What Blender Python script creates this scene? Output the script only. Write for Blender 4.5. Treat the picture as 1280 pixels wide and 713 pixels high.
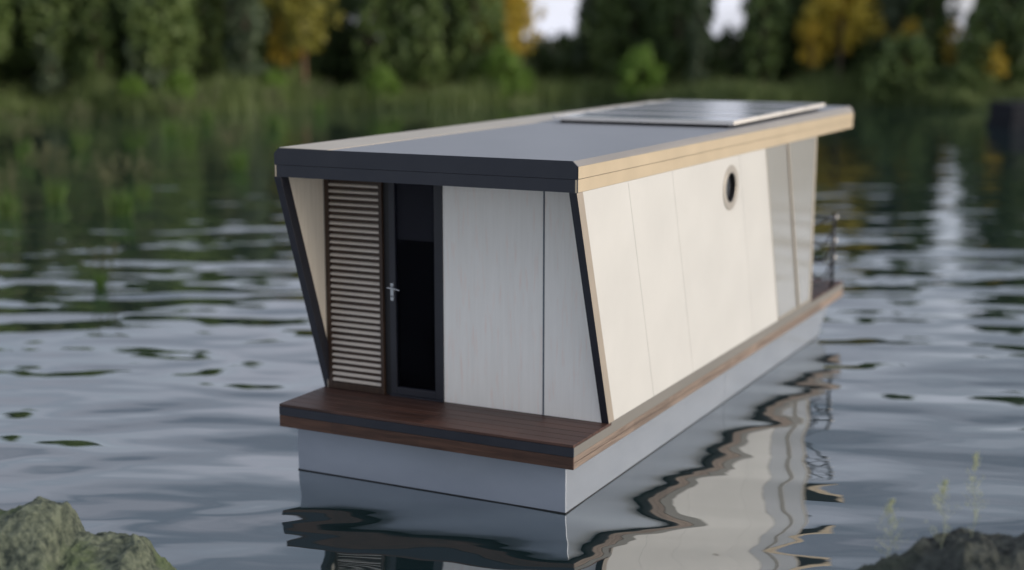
import bpy, bmesh, math, random
from mathutils import Vector, Matrix, noise
random.seed(7)
R = math.radians
for o in list(bpy.data.objects): bpy.data.objects.remove(o)
S = bpy.context.scene
COL = S.collection

# ------------------------------------------------------------------ camera
YAW, PITCH = 0.4713, -0.1748
CAM = Vector((5.807, -12.598, 4.814))
cam_d = bpy.data.cameras.new('camera'); cam = bpy.data.objects.new('camera', cam_d); COL.objects.link(cam)
cam.location = CAM; cam.rotation_euler = (math.pi/2 + PITCH, 0, YAW)
cam_d.sensor_width = 36; cam_d.lens = 50.0; cam_d.clip_start = 0.1; cam_d.clip_end = 3000
cam_d.dof.use_dof = True; cam_d.dof.focus_distance = 13.9; cam_d.dof.aperture_fstop = 0.345; cam_d.dof.aperture_blades = 0
S.camera = cam
RV = Vector((math.cos(YAW), math.sin(YAW), 0)); FV = Vector((-math.sin(YAW), math.cos(YAW), 0))   # camera right / forward on the ground

# ------------------------------------------------------------------ world, sun, exposure
SUN_AZ = 4.0     # degrees from +X towards +Y
SUN_EL = 18.0
w = bpy.data.worlds.new('World'); S.world = w; w.use_nodes = True
nt = w.node_tree; nt.nodes.clear(); N = nt.nodes.new; L = nt.links.new
sky = N('ShaderNodeTexSky'); sky.sky_type = 'NISHITA'; sky.sun_disc = False
sky.sun_elevation = R(SUN_EL); sky.sun_rotation = R(90 - SUN_AZ); sky.air_density = 1.0; sky.dust_density = 2.5; sky.ozone_density = 1.0
hs = N('ShaderNodeHueSaturation'); hs.inputs['Saturation'].default_value = 0.75
tc = N('ShaderNodeTexCoord'); mp = N('ShaderNodeMapping'); mp.inputs['Scale'].default_value = (1.2, 1.2, 4.5)
nz = N('ShaderNodeTexNoise'); nz.inputs['Scale'].default_value = 2.2; nz.inputs['Detail'].default_value = 5; nz.inputs['Roughness'].default_value = 0.55
cr = N('ShaderNodeValToRGB'); cr.color_ramp.elements[0].position = 0.36; cr.color_ramp.elements[1].position = 0.66
cr.color_ramp.elements[0].color = (0.18,)*3 + (1,); cr.color_ramp.elements[1].color = (0.8,)*3 + (1,)
cl = N('ShaderNodeRGB'); cl.outputs[0].default_value = (5.6, 5.75, 6.6, 1)
mx = N('ShaderNodeMixRGB'); bg = N('ShaderNodeBackground'); bg.inputs['Strength'].default_value = 0.15; out = N('ShaderNodeOutputWorld')
L(sky.outputs[0], hs.inputs['Color']); L(tc.outputs['Generated'], mp.inputs['Vector']); L(mp.outputs[0], nz.inputs['Vector'])
L(nz.outputs['Fac'], cr.inputs[0]); L(cr.outputs[0], mx.inputs[0]); L(hs.outputs[0], mx.inputs[1]); L(cl.outputs[0], mx.inputs[2])
sx = N('ShaderNodeSeparateXYZ'); L(tc.outputs['Generated'], sx.inputs[0])          # sky shaped by elevation: dimmed mid-height to darken the water, bright overhead for fill
el = N('ShaderNodeValToRGB'); ramp = el.color_ramp
while len(ramp.elements) < 6: ramp.elements.new(0.5)
for e_, (p_, v_) in zip(ramp.elements, ((0.0, 0.78), (0.10, 0.62), (0.20, 0.46), (0.34, 0.36), (0.52, 0.42), (0.85, 0.95))): e_.position = p_; e_.color = (v_, v_, v_, 1)
L(sx.outputs['Z'], el.inputs[0]); cm_ = N('ShaderNodeMixRGB'); cm_.blend_type = 'MULTIPLY'; cm_.inputs[0].default_value = 1.0
L(mx.outputs[0], cm_.inputs[1]); L(el.outputs[0], cm_.inputs[2]); L(cm_.outputs[0], bg.inputs['Color']); L(bg.outputs[0], out.inputs[0])
sd = bpy.data.lights.new('sun', 'SUN'); sd.energy = 1.65; sd.angle = R(35); sd.color = (1.0, 0.875, 0.72)
so = bpy.data.objects.new('sun', sd); COL.objects.link(so)
sdir = Vector((math.cos(R(SUN_AZ))*math.cos(R(SUN_EL)), math.sin(R(SUN_AZ))*math.cos(R(SUN_EL)), math.sin(R(SUN_EL))))
so.rotation_euler = sdir.to_track_quat('Z', 'Y').to_euler(); so.location = sdir * 60
S.view_settings.view_transform = 'Standard'; S.view_settings.look = 'None'; S.view_settings.gamma = 1
S.view_settings.exposure = 0.80
S.render.engine = 'CYCLES'

# ------------------------------------------------------------------ helpers
def tag(o, label=None, cat=None, group=None, kind=None):
    if label: o['label'] = label
    if cat: o['category'] = cat
    if group: o['group'] = group
    if kind: o['kind'] = kind
    return o

def empty(name, loc, rz=0):
    o = bpy.data.objects.new(name, None); COL.objects.link(o); o.location = loc; o.rotation_euler = (0, 0, rz)
    o.empty_display_size = 0.3
    return o

def link(name, bm, mat, parent=None, smooth=False, bevel=0.0, loc=None):
    bmesh.ops.recalc_face_normals(bm, faces=bm.faces)
    me = bpy.data.meshes.new(name); bm.to_mesh(me); bm.free()
    for m in (mat if isinstance(mat, (list, tuple)) else [mat]): me.materials.append(m)
    if smooth:
        for p in me.polygons: p.use_smooth = True
    o = bpy.data.objects.new(name, me); COL.objects.link(o)
    if parent: o.parent = parent
    if loc: o.location = loc
    if bevel:
        b = o.modifiers.new('bevel', 'BEVEL'); b.width = bevel; b.segments = 2; b.limit_method = 'ANGLE'; b.angle_limit = R(35)
        b.harden_normals = False
    return o

def box(bm, x0, x1, y0, y1, z0, z1):
    vs = [bm.verts.new(p) for p in ((x0,y0,z0),(x1,y0,z0),(x1,y1,z0),(x0,y1,z0),(x0,y0,z1),(x1,y0,z1),(x1,y1,z1),(x0,y1,z1))]
    for f in ((0,3,2,1),(4,5,6,7),(0,1,5,4),(1,2,6,5),(2,3,7,6),(3,0,4,7)): bm.faces.new([vs[i] for i in f])

def prism(bm, pts, vec):
    """closed outline pts (3-D) swept along vec"""
    vec = Vector(vec); a = [bm.verts.new(p) for p in pts]; b = [bm.verts.new(Vector(p) + vec) for p in pts]; n = len(a)
    bm.faces.new(a); bm.faces.new(b[::-1])
    for i in range(n): bm.faces.new((a[i], b[i], b[(i+1) % n], a[(i+1) % n]))

def tube(bm, pts, rad, seg=8, caps=True):
    pts = [Vector(p) for p in pts]; n = len(pts); rr = rad if isinstance(rad, (list, tuple)) else [rad]*n
    rings = []
    up = None
    for i, p in enumerate(pts):
        t = (pts[min(i+1, n-1)] - pts[max(i-1, 0)]).normalized()
        if up is None: up = t.orthogonal().normalized()
        up = (up - t*up.dot(t)).normalized(); s = t.cross(up)
        rings.append([bm.verts.new(p + (up*math.cos(a) + s*math.sin(a))*rr[i]) for a in [2*math.pi*k/seg for k in range(seg)]])
    for i in range(n-1):
        for k in range(seg): bm.faces.new((rings[i][k], rings[i][(k+1) % seg], rings[i+1][(k+1) % seg], rings[i+1][k]))
    if caps: bm.faces.new(rings[0][::-1]); bm.faces.new(rings[-1])

def ball(bm, c, r, seg=12):
    bmesh.ops.create_uvsphere(bm, u_segments=seg, v_segments=seg//2+2, radius=r, matrix=Matrix.Translation(c))

# ------------------------------------------------------------------ materials
def mat(name, col=(0.5,0.5,0.5), rough=0.5, metal=0.0, spec=0.5, coat=0.0):
    m = bpy.data.materials.new(name); m.use_nodes = True; b = m.node_tree.nodes['Principled BSDF']
    b.inputs['Base Color'].default_value = (*col, 1); b.inputs['Roughness'].default_value = rough; b.inputs['Metallic'].default_value = metal
    b.inputs['Specular IOR Level'].default_value = spec; b.inputs['Coat Weight'].default_value = coat; b.inputs['Coat Roughness'].default_value = 0.12
    return m

def noisy(m, c0, c1, scale=(1,1,1), nscale=5, detail=6, lo=0.3, hi=0.7, bump=0.0, bscale=None, rvar=None, dist=0.0, rough=0.6):
    t = m.node_tree; N = t.nodes.new; L = t.links.new; b = t.nodes['Principled BSDF']
    tc = N('ShaderNodeTexCoord'); mp = N('ShaderNodeMapping'); mp.inputs['Scale'].default_value = scale
    nz = N('ShaderNodeTexNoise'); nz.inputs['Scale'].default_value = nscale; nz.inputs['Detail'].default_value = detail; nz.inputs['Roughness'].default_value = rough
    nz.inputs['Distortion'].default_value = dist
    cr = N('ShaderNodeValToRGB'); cr.color_ramp.elements[0].position = lo; cr.color_ramp.elements[1].position = hi
    cr.color_ramp.elements[0].color = (*c0, 1); cr.color_ramp.elements[1].color = (*c1, 1)
    L(tc.outputs['Object'], mp.inputs['Vector']); L(mp.outputs[0], nz.inputs['Vector']); L(nz.outputs['Fac'], cr.inputs[0]); L(cr.outputs[0], b.inputs['Base Color'])
    if bump:
        bu = N('ShaderNodeBump'); bu.inputs['Strength'].default_value = 1; bu.inputs['Distance'].default_value = bump
        L(nz.outputs['Fac'], bu.inputs['Height']); L(bu.outputs[0], b.inputs['Normal'])
    if rvar:
        mr = N('ShaderNodeMapRange'); mr.inputs['To Min'].default_value = rvar[0]; mr.inputs['To Max'].default_value = rvar[1]
        L(nz.outputs['Fac'], mr.inputs['Value']); L(mr.outputs[0], b.inputs['Roughness'])
    return m, nz, cr

M = {}
M['trim'] = noisy(mat('trim_metal', rough=0.42, metal=0.35), (0.030,0.034,0.046), (0.036,0.040,0.052), nscale=3, rvar=(0.3,0.42))[0]
M['fascia_sunlit'] = noisy(mat('sunlit_fascia', rough=0.35, metal=0.2), (0.46,0.385,0.275), (0.52,0.435,0.315), nscale=2, rvar=(0.3,0.42))[0]  # dark trim metal with the low warm sun put into its colour
M['strip'] = noisy(mat('roof_edge_sheet', rough=0.4, metal=0.1), (0.40,0.36,0.30), (0.46,0.42,0.35), nscale=2, rvar=(0.32,0.45))[0]
M['roof'] = noisy(mat('roof_sheet', rough=0.4, metal=0.2), (0.22,0.235,0.26), (0.25,0.265,0.29), nscale=1.3, rvar=(0.36,0.5))[0]
M['chamfer'] = noisy(mat('roof_chamfer', rough=0.4, metal=0.2), (0.24,0.23,0.22), (0.27,0.26,0.25), nscale=1.3, rvar=(0.36,0.5))[0]
M['deck_trim_lit'] = noisy(mat('lit_deck_trim', rough=0.45), (0.14,0.138,0.13), (0.17,0.165,0.155), nscale=2, scale=(1,.3,1))[0]  # dark deck trim, lightened in colour for sun on the sides
M['fin_lit'] = noisy(mat('lit_fin_trim', rough=0.3), (0.27,0.24,0.20), (0.31,0.27,0.23), nscale=2)[0]  # outer face of the dark fin cap, sunlight mixed into the base tone
M['panel'] = noisy(mat('side_panel_satin', rough=0.38, coat=0.2), (0.465,0.472,0.468), (0.505,0.512,0.508), nscale=1.2, rvar=(0.34,0.44))[0]
M['hull'] = noisy(mat('hull_paint', rough=0.3, metal=0.4), (0.31,0.35,0.41), (0.35,0.39,0.45), nscale=1.0, scale=(1,1,2), rvar=(0.18,0.3))[0]
M['float_dark'] = mat('dark_float_paint', (0.012,0.014,0.019), 0.85, spec=0.2)
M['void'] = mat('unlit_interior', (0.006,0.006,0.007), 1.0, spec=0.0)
M['black'] = mat('black_rubber', (0.01,0.01,0.012), 0.5)
M['frame'] = noisy(mat('navy_frame', rough=0.4), (0.016,0.018,0.026), (0.022,0.024,0.034), nscale=4, rvar=(0.35,0.5))[0]
M['glass_dark'] = mat('dark_glass', (0.004,0.004,0.005), 0.03, spec=0.6)
M['chrome'] = mat('brushed_steel', (0.55,0.56,0.58), 0.25, metal=1.0)
M['knob'] = mat('worn_steel_knob', (0.35,0.35,0.36), 0.45, metal=0.6)
M['rail'] = mat('dark_rail', (0.02,0.02,0.024), 0.35, metal=0.5)
M['ring'] = noisy(mat('porthole_ring', rough=0.35, metal=0.3), (0.36,0.34,0.31), (0.40,0.38,0.35), nscale=8, rvar=(0.3,0.4))[0]
M['mullion'] = mat('window_mullion', (0.26,0.24,0.21), 0.4)
M['soffit'] = mat('soffit', (0.05,0.05,0.055), 0.6)
M['pv_frame'] = mat('panel_frame_aluminium', (0.74,0.72,0.70), 0.35, metal=0.3)
M['slat'] = noisy(mat('skylit_slats', rough=0.5), (0.55,0.50,0.44), (0.66,0.60,0.53), scale=(1,8,8), nscale=6)[0]  # brown louvres, pale because sky light on their edges is painted in
M['brown'] = noisy(mat('brown_frame_wood', rough=0.45), (0.030,0.017,0.011), (0.055,0.032,0.021), scale=(8,8,1), nscale=4, bump=0.001)[0]
M['joint'] = mat('blue_grey_joint', (0.10,0.125,0.16), 0.4)
M['cheek'] = noisy(mat('sunlit_cheek_wood', rough=0.5), (0.74,0.68,0.57), (0.84,0.78,0.67), scale=(9,9,0.5), nscale=3, bump=0.001)[0]  # white wood; warm sunlight from the right is mixed into its colour
M['glass_reflection'] = mat('reflection_grey', (0.02,0.02,0.023), 0.8)
M['glass_pale'] = mat('pale_window_glass', (0.36,0.37,0.37), 0.04, spec=0.9, coat=1.0)

def door_glass():
    m = bpy.data.materials.new('door_glass'); m.use_nodes = True; t = m.node_tree; t.nodes.clear(); N = t.nodes.new; L = t.links.new
    g_ = N('ShaderNodeBsdfGlossy'); g_.inputs['Roughness'].default_value = 0.03; g_.inputs['Color'].default_value = (0.8,0.82,0.9,1)
    tr = N('ShaderNodeBsdfTransparent'); tr.inputs['Color'].default_value = (0.85,0.86,0.9,1); fr = N('ShaderNodeFresnel'); fr.inputs['IOR'].default_value = 1.07
    mx = N('ShaderNodeMixShader'); o = N('ShaderNodeOutputMaterial'); L(fr.outputs[0], mx.inputs[0]); L(tr.outputs[0], mx.inputs[1]); L(g_.outputs[0], mx.inputs[2]); L(mx.outputs[0], o.inputs[0]); return m
M['glass_door'] = door_glass()
def wood_white():
    m = mat('whitewashed_wood', rough=0.5); m, nz, cr = noisy(m, (0.86,0.85,0.81), (0.92,0.912,0.875), scale=(9,9,0.45), nscale=3.2, detail=8, lo=0.3, hi=0.68, bump=0.0012, dist=0.6)
    t = m.node_tree; N = t.nodes.new; L = t.links.new; b = t.nodes['Principled BSDF']
    tc = N('ShaderNodeTexCoord'); mp = N('ShaderNodeMapping'); mp.inputs['Scale'].default_value = (11, 11, 1.1)
    n2 = N('ShaderNodeTexNoise'); n2.inputs['Scale'].default_value = 2.3; n2.inputs['Detail'].default_value = 5
    r2 = N('ShaderNodeValToRGB'); r2.color_ramp.elements[0].position = 0.56; r2.color_ramp.elements[1].position = 0.72
    mx = N('ShaderNodeMixRGB'); mx.inputs[2].default_value = (0.88,0.74,0.67,1)
    L(tc.outputs['Object'], mp.inputs[0]); L(mp.outputs[0], n2.inputs['Vector']); L(n2.outputs['Fac'], r2.inputs[0]); 
    mu = N('ShaderNodeMath'); mu.operation = 'MULTIPLY'; mu.inputs[1].default_value = 0.55
    L(r2.outputs[0], mu.inputs[0]); L(mu.outputs[0], mx.inputs[0]); L(cr.outputs[0], mx.inputs[1]); L(mx.outputs[0], b.inputs['Base Color'])
    return m
M['white_wood'] = wood_white()

def deck_wood(name, c0, c1, axis, rough, board=None):
    """grain runs along axis (0 = x, 1 = y); board = board width for a tone per board"""
    m = mat(name, rough=rough); sc = [14, 14, 14]; sc[axis] = 0.7
    m, nz, cr = noisy(m, c0, c1, scale=tuple(sc), nscale=2.2, detail=8, lo=0.3, hi=0.72, bump=0.0015, rvar=(rough-0.1, rough+0.12), dist=0.8)
    t = m.node_tree; N = t.nodes.new; L = t.links.new; b = t.nodes['Principled BSDF']
    tc = N('ShaderNodeTexCoord'); mp = N('ShaderNodeMapping')
    s = [0.02, 0.02, 0.02]; s[axis] = 0.9; s[1-axis] = 1/(board or 0.15); mp.inputs['Scale'].default_value = s
    vo = N('ShaderNodeTexWhiteNoise'); vo.noise_dimensions = '3D'
    fl = N('ShaderNodeVectorMath'); fl.operation = 'FLOOR'
    L(tc.outputs['Object'], mp.inputs[0]); L(mp.outputs[0], fl.inputs[0]); L(fl.outputs[0], vo.inputs['Vector'])
    mr = N('ShaderNodeMapRange'); mr.inputs['To Min'].default_value = 0.72; mr.inputs['To Max'].default_value = 1.25; L(vo.outputs['Value'], mr.inputs['Value'])
    mm = N('ShaderNodeMixRGB'); mm.blend_type = 'MULTIPLY'; mm.inputs[0].default_value = 1; L(cr.outputs[0], mm.inputs[1]); L(mr.outputs[0], mm.inputs[2]); L(mm.outputs[0], b.inputs['Base Color'])
    return m
M['deck'] = deck_wood('deck_boards', (0.026,0.012,0.009), (0.080,0.038,0.027), 0, 0.46, 0.148)
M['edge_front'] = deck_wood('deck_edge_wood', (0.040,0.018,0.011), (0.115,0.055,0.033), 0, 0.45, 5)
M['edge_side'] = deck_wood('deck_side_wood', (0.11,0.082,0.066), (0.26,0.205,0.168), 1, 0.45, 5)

def pv_mat():
    m = mat('solar_cells', (0.02,0.025,0.05), 0.22, spec=0.8, coat=0.6)
    t = m.node_tree; N = t.nodes.new; L = t.links.new; b = t.nodes['Principled BSDF']
    tc = N('ShaderNodeTexCoord'); br = N('ShaderNodeTexBrick'); br.offset = 0; br.inputs['Scale'].default_value = 1
    br.inputs['Brick Width'].default_value = 0.156; br.inputs['Row Height'].default_value = 0.156; br.inputs['Mortar Size'].default_value = 0.004
    br.inputs['Color1'].default_value = (0.05,0.06,0.10,1); br.inputs['Color2'].default_value = (0.06,0.07,0.12,1); br.inputs['Mortar'].default_value = (0.35,0.36,0.38,1)
    L(tc.outputs['Object'], br.inputs['Vector']); L(br.outputs['Color'], b.inputs['Base Color'])
    return m
M['pv'] = pv_mat()

def water_mat():
    m = bpy.data.materials.new('lake_water'); m.use_nodes = True; t = m.node_tree; t.nodes.clear(); N = t.nodes.new; L = t.links.new
    tc = N('ShaderNodeTexCoord')
    def wave(ang, sx, sy, sc, det, rg, dist=0.0):
        r = N('ShaderNodeVectorRotate'); r.rotation_type = 'Z_AXIS'; r.inputs['Angle'].default_value = ang
        mp = N('ShaderNodeMapping'); mp.inputs['Scale'].default_value = (sx, sy, 1)
        n = N('ShaderNodeTexNoise'); n.inputs['Scale'].default_value = sc; n.inputs['Detail'].default_value = det; n.inputs['Roughness'].default_value = rg; n.inputs['Distortion'].default_value = dist
        L(tc.outputs['Object'], r.inputs['Vector']); L(r.outputs[0], mp.inputs[0]); L(mp.outputs[0], n.inputs['Vector']); return n.outputs['Fac']
    def mul(a, k):
        q = N('ShaderNodeMath'); q.operation = 'MULTIPLY'; L(a, q.inputs[0]); q.inputs[1].default_value = k; return q.outputs[0]
    def add(a, b_):
        q = N('ShaderNodeMath'); q.operation = 'ADD'; L(a, q.inputs[0]); L(b_, q.inputs[1]); return q.outputs[0]
    h = add(mul(wave(-YAW, 0.5, 1, 0.7, 1.0, 0.4, 0.3), WAVE_A), mul(wave(-YAW+0.2, 0.4, 1, 1.5, 1.5, 0.4, 0.2), WAVE_B))
    vd = N('ShaderNodeVectorMath'); vd.operation = 'DISTANCE'; vd.inputs[1].default_value = (0, 0, 0); L(tc.outputs['Object'], vd.inputs[0])
    ca = N('ShaderNodeMapRange'); ca.inputs['From Min'].default_value = 18; ca.inputs['From Max'].default_value = 62; ca.inputs['To Min'].default_value = 1.0; ca.inputs['To Max'].default_value = 0.28; L(vd.outputs['Value'], ca.inputs['Value'])   # sheltered, calmer water towards the bank
    bu = N('ShaderNodeBump'); bu.inputs['Distance'].default_value = 1; pt = mul(wave(-YAW, 0.6, 1, 0.09, 2.0, 0.5), 1.5); pa = add(pt, pt); pz = N('ShaderNodeMath'); pz.operation = 'SUBTRACT'; L(pa, pz.inputs[0]); pz.inputs[1].default_value = 0.5   # wind patches
    pc = N('ShaderNodeClamp'); pc.inputs['Min'].default_value = 0.45; pc.inputs['Max'].default_value = 1.5; L(pz.outputs[0], pc.inputs['Value'])
    ps = N('ShaderNodeMath'); ps.operation = 'MULTIPLY'; L(pc.outputs[0], ps.inputs[0]); L(ca.outputs[0], ps.inputs[1]); ps.use_clamp = True; L(ps.outputs[0], bu.inputs['Strength']); L(h, bu.inputs['Height'])
    gl = N('ShaderNodeBsdfGlossy'); gl.inputs['Roughness'].default_value = 0.012; gl.inputs['Color'].default_value = (0.93,0.95,0.97,1); L(bu.outputs[0], gl.inputs['Normal'])
    df = N('ShaderNodeBsdfDiffuse'); df.inputs['Color'].default_value = (0.010,0.022,0.024,1)
    fr = N('ShaderNodeFresnel'); fr.inputs['IOR'].default_value = 1.5; L(bu.outputs[0], fr.inputs['Normal'])
    mr = N('ShaderNodeMapRange'); mr.inputs['To Min'].default_value = WATER_R0; mr.inputs['To Max'].default_value = 1.0; L(fr.outputs[0], mr.inputs['Value'])
    mx = N('ShaderNodeMixShader'); L(mr.outputs[0], mx.inputs[0]); L(df.outputs[0], mx.inputs[1]); L(gl.outputs[0], mx.inputs[2])
    o = N('ShaderNodeOutputMaterial'); L(mx.outputs[0], o.inputs[0]); return m
WAVE_A, WAVE_B, WATER_R0 = 0.125, 0.019, 0.34
M['water'] = water_mat()

def leaf_mat(name, c0, c1, trans=0.35):
    m = bpy.data.materials.new(name); m.use_nodes = True; t = m.node_tree; t.nodes.clear(); N = t.nodes.new; L = t.links.new
    ge = N('ShaderNodeNewGeometry'); oi = N('ShaderNodeObjectInfo'); tc = N('ShaderNodeTexCoord')
    nz = N('ShaderNodeTexNoise'); nz.inputs['Scale'].default_value = 0.9; nz.inputs['Detail'].default_value = 3; L(tc.outputs['Object'], nz.inputs['Vector'])
    a = N('ShaderNodeMath'); a.operation = 'MULTIPLY_ADD'; L(ge.outputs['Random Per Island'], a.inputs[0]); a.inputs[1].default_value = 0.6; L(nz.outputs['Fac'], a.inputs[2])
    b = N('ShaderNodeMath'); b.operation = 'MULTIPLY_ADD'; L(oi.outputs['Random'], b.inputs[0]); b.inputs[1].default_value = 0.25; L(a.outputs[0], b.inputs[2])
    cr = N('ShaderNodeValToRGB'); cr.color_ramp.elements[0].position = 0.45; cr.color_ramp.elements[1].position = 1.25/1.3
    cr.color_ramp.elements[0].color = (*c0, 1); cr.color_ramp.elements[1].color = (*c1, 1); L(b.outputs[0], cr.inputs[0])
    d = N('ShaderNodeBsdfPrincipled'); d.inputs['Roughness'].default_value = 0.55; L(cr.outputs[0], d.inputs['Base Color'])
    tr = N('ShaderNodeBsdfTranslucent'); L(cr.outputs[0], tr.inputs['Color'])
    mx = N('ShaderNodeMixShader'); mx.inputs[0].default_value = trans; L(d.outputs[0], mx.inputs[1]); L(tr.outputs[0], mx.inputs[2])
    o = N('ShaderNodeOutputMaterial'); L(mx.outputs[0], o.inputs[0]); return m
M['leaf_dark'] = leaf_mat('dark_leaves', (0.024,0.050,0.018), (0.085,0.135,0.042))
M['leaf_mid'] = leaf_mat('mid_leaves', (0.042,0.078,0.022), (0.135,0.20,0.060))
M['leaf_blue'] = leaf_mat('cool_leaves', (0.040,0.070,0.040), (0.13,0.18,0.105))
M['leaf_olive'] = leaf_mat('olive_leaves', (0.07,0.095,0.02), (0.27,0.26,0.05))
M['leaf_gold'] = leaf_mat('golden_leaves', (0.22,0.17,0.02), (0.58,0.44,0.06), 0.4)
M['leaf_yellow'] = leaf_mat('yellow_leaves', (0.14,0.13,0.02), (0.46,0.38,0.05), 0.4)
M['leaf_lime'] = leaf_mat('lime_leaves', (0.065,0.13,0.018), (0.17,0.29,0.05), 0.45)
M['reed_green'] = leaf_mat('reed_blades', (0.045,0.095,0.02), (0.10,0.19,0.036), 0.4)
M['reed_plume'] = leaf_mat('reed_plumes', (0.045,0.058,0.025), (0.12,0.13,0.06), 0.35)
M['bank_grass'] = leaf_mat('bank_grasses', (0.045,0.078,0.022), (0.13,0.18,0.06), 0.35)
M['sprig'] = leaf_mat('sprig_green', (0.28,0.32,0.20), (0.46,0.50,0.34), 0.4)
M['bark'] = noisy(mat('bark', rough=0.85), (0.05,0.035,0.028), (0.13,0.095,0.075), scale=(4,4,0.8), nscale=3, bump=0.02)[0]
M['bark_red'] = noisy(mat('reddish_bark', rough=0.85), (0.09,0.05,0.035), (0.19,0.11,0.075), scale=(4,4,0.8), nscale=3, bump=0.02)[0]
M['ground'] = noisy(mat('bank_soil_and_grass', rough=0.95), (0.030,0.040,0.014), (0.085,0.085,0.035), nscale=0.5, detail=8, bump=0.05)[0]

def rock_mat(name, a, b_, c):
    m, nz, cr = noisy(mat(name, rough=0.85), a, b_, nscale=9.0, detail=10, lo=0.38, hi=0.60, bump=0.09, rough=0.72)
    t = m.node_tree; N = t.nodes.new; L = t.links.new; p = t.nodes['Principled BSDF']
    tc = N('ShaderNodeTexCoord'); n2 = N('ShaderNodeTexNoise'); n2.inputs['Scale'].default_value = 1.6; n2.inputs['Detail'].default_value = 6
    r2 = N('ShaderNodeValToRGB'); r2.color_ramp.elements[0].position = 0.48; r2.color_ramp.elements[1].position = 0.62
    mx = N('ShaderNodeMixRGB'); mx.inputs[2].default_value = (*c, 1)
    L(tc.outputs['Object'], n2.inputs['Vector']); L(n2.outputs['Fac'], r2.inputs[0]); L(r2.outputs[0], mx.inputs[0]); L(cr.outputs[0], mx.inputs[1]); L(mx.outputs[0], p.inputs['Base Color'])
    return m
M['rock_moss'] = rock_mat('mossy_rock', (0.020,0.034,0.026), (0.17,0.20,0.14), (0.095,0.135,0.06))
M['rock_dark'] = rock_mat('dark_wet_rock', (0.012,0.017,0.016), (0.075,0.088,0.078), (0.05,0.065,0.045))

# ------------------------------------------------------------------ the setting: water, ground
def shore_dist(az):
    """distance of the waterline from the viewpoint at azimuth az (deg, + = right)"""
    return 98 + az*0.25 + 3*math.sin(az*0.21+1) + 2.2*math.sin(az*0.57) + (max(0, -az-16)*-0.9)

bm = bmesh.new()
W = 900
vs = [bm.verts.new((x, y, 0)) for x, y in ((-W,-W),(W,-W),(W,W),(-W,W))]; bm.faces.new(vs)
tag(link('lake_water', bm, M['water']), kind='structure')

bm = bmesh.new()                                       # ground: lake bed, bank and land in one sheet, polar round the viewpoint
dists = [0.0, 40, 80, 97, 101, 104, 106, 108, 109, 110, 111, 112, 113, 114, 115, 117, 119, 122, 126, 132, 140, 155, 180, 230, 320, 480, 800, 1400]
NA = 180; rows = []
for i in range(NA):
    az = -180 + 360*i/NA; th = R(az); d = FV*math.cos(th) + RV*math.sin(th); off = shore_dist(max(-60, min(60, az))) - 112
    if abs(az) > 60: off += (abs(az)-60)*0.2
    row = []
    for D in dists[1:]:
        s = D + (off if D > 96 else off*D/97); k = D - 112
        z = -2.2 if k < -8 else (-2.2 + (k+8)*0.275 if k < 0 else min(1.1, k*0.14) + 0.18*noise.noise(Vector((D*0.2, az*0.5, 0)))*min(1, max(0, k)))
        p = Vector((CAM.x, CAM.y, 0)) + d*s; row.append(bm.verts.new((p.x, p.y, z)))
    rows.append(row)
ctr = bm.verts.new((CAM.x, CAM.y, -2.2))
for i in range(NA):
    a, b = rows[i], rows[(i+1) % NA]; bm.faces.new((ctr, a[0], b[0]))
    for k in range(len(a)-1): bm.faces.new((a[k], a[k+1], b[k+1], b[k]))
tag(link('ground', bm, M['ground'], smooth=True), kind='structure')

def polar(az, D, z=0.0):
    th = R(az); p = Vector((CAM.x, CAM.y, 0)) + (FV*math.cos(th) + RV*math.sin(th))*D
    return Vector((p.x, p.y, z))
def az_px(px): return math.degrees(math.atan((px-640)/1778.0))
def land_z(az, D):
    k = D - (shore_dist(az)); return min(1.1, max(0, k)*0.14)

# ------------------------------------------------------------------ the houseboat
HB = empty('houseboat', (-1.65, 4.8, 0))
tag(HB, 'modern boxy houseboat with cream side panels, flat grey roof and brown front deck', 'houseboat')
OFF = Vector((-1.65, 4.8, 0))
def part(name, bm, m, parent=None, **k):
    for v in bm.verts: v.co -= OFF
    return link(name, bm, m, parent or HB, **k)

W0 = -3.3; XR, XL = 0.142, -3.442; YD = -0.136; YR = 10.66; ZD0, ZDT, ZD1 = 0.518, 0.645, 0.775
YF = 0.757; ZB = 3.296; TS = 0.863/(ZB-ZD1)            # slant of the fins: y per z
YC = 8.65
def yfin(z, y_bottom=YF): return y_bottom - (z-ZD1)*TS

# hull with raked stern, black strip for the shade line where hull meets water
bm = bmesh.new(); prism(bm, [(W0,0,-0.5),(W0,9.35,-0.5),(W0,9.68,0),(W0,10.42,ZD0-0.001),(W0,0,ZD0-0.001)], (3.3,0,0)); hull = part('hull', bm, M['hull'], bevel=0.008)
bm = bmesh.new(); e = 0.004
prism(bm, [(W0-e,-e,-0.02),(W0-e,9.66+e,-0.02),(W0-e,9.69+e,0.009),(W0-e,-e,0.009)], (3.3+2*e,0,0)); part('waterline_shade', bm, M['black'], hull)
bm = bmesh.new()                                       # weld seams and drain outlets on the side
box(bm, 0.0, 0.003, 4.997, 5.003, 0.03, ZD0-0.02)
part('hull_seam', bm, M['hull'], hull)

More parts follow.
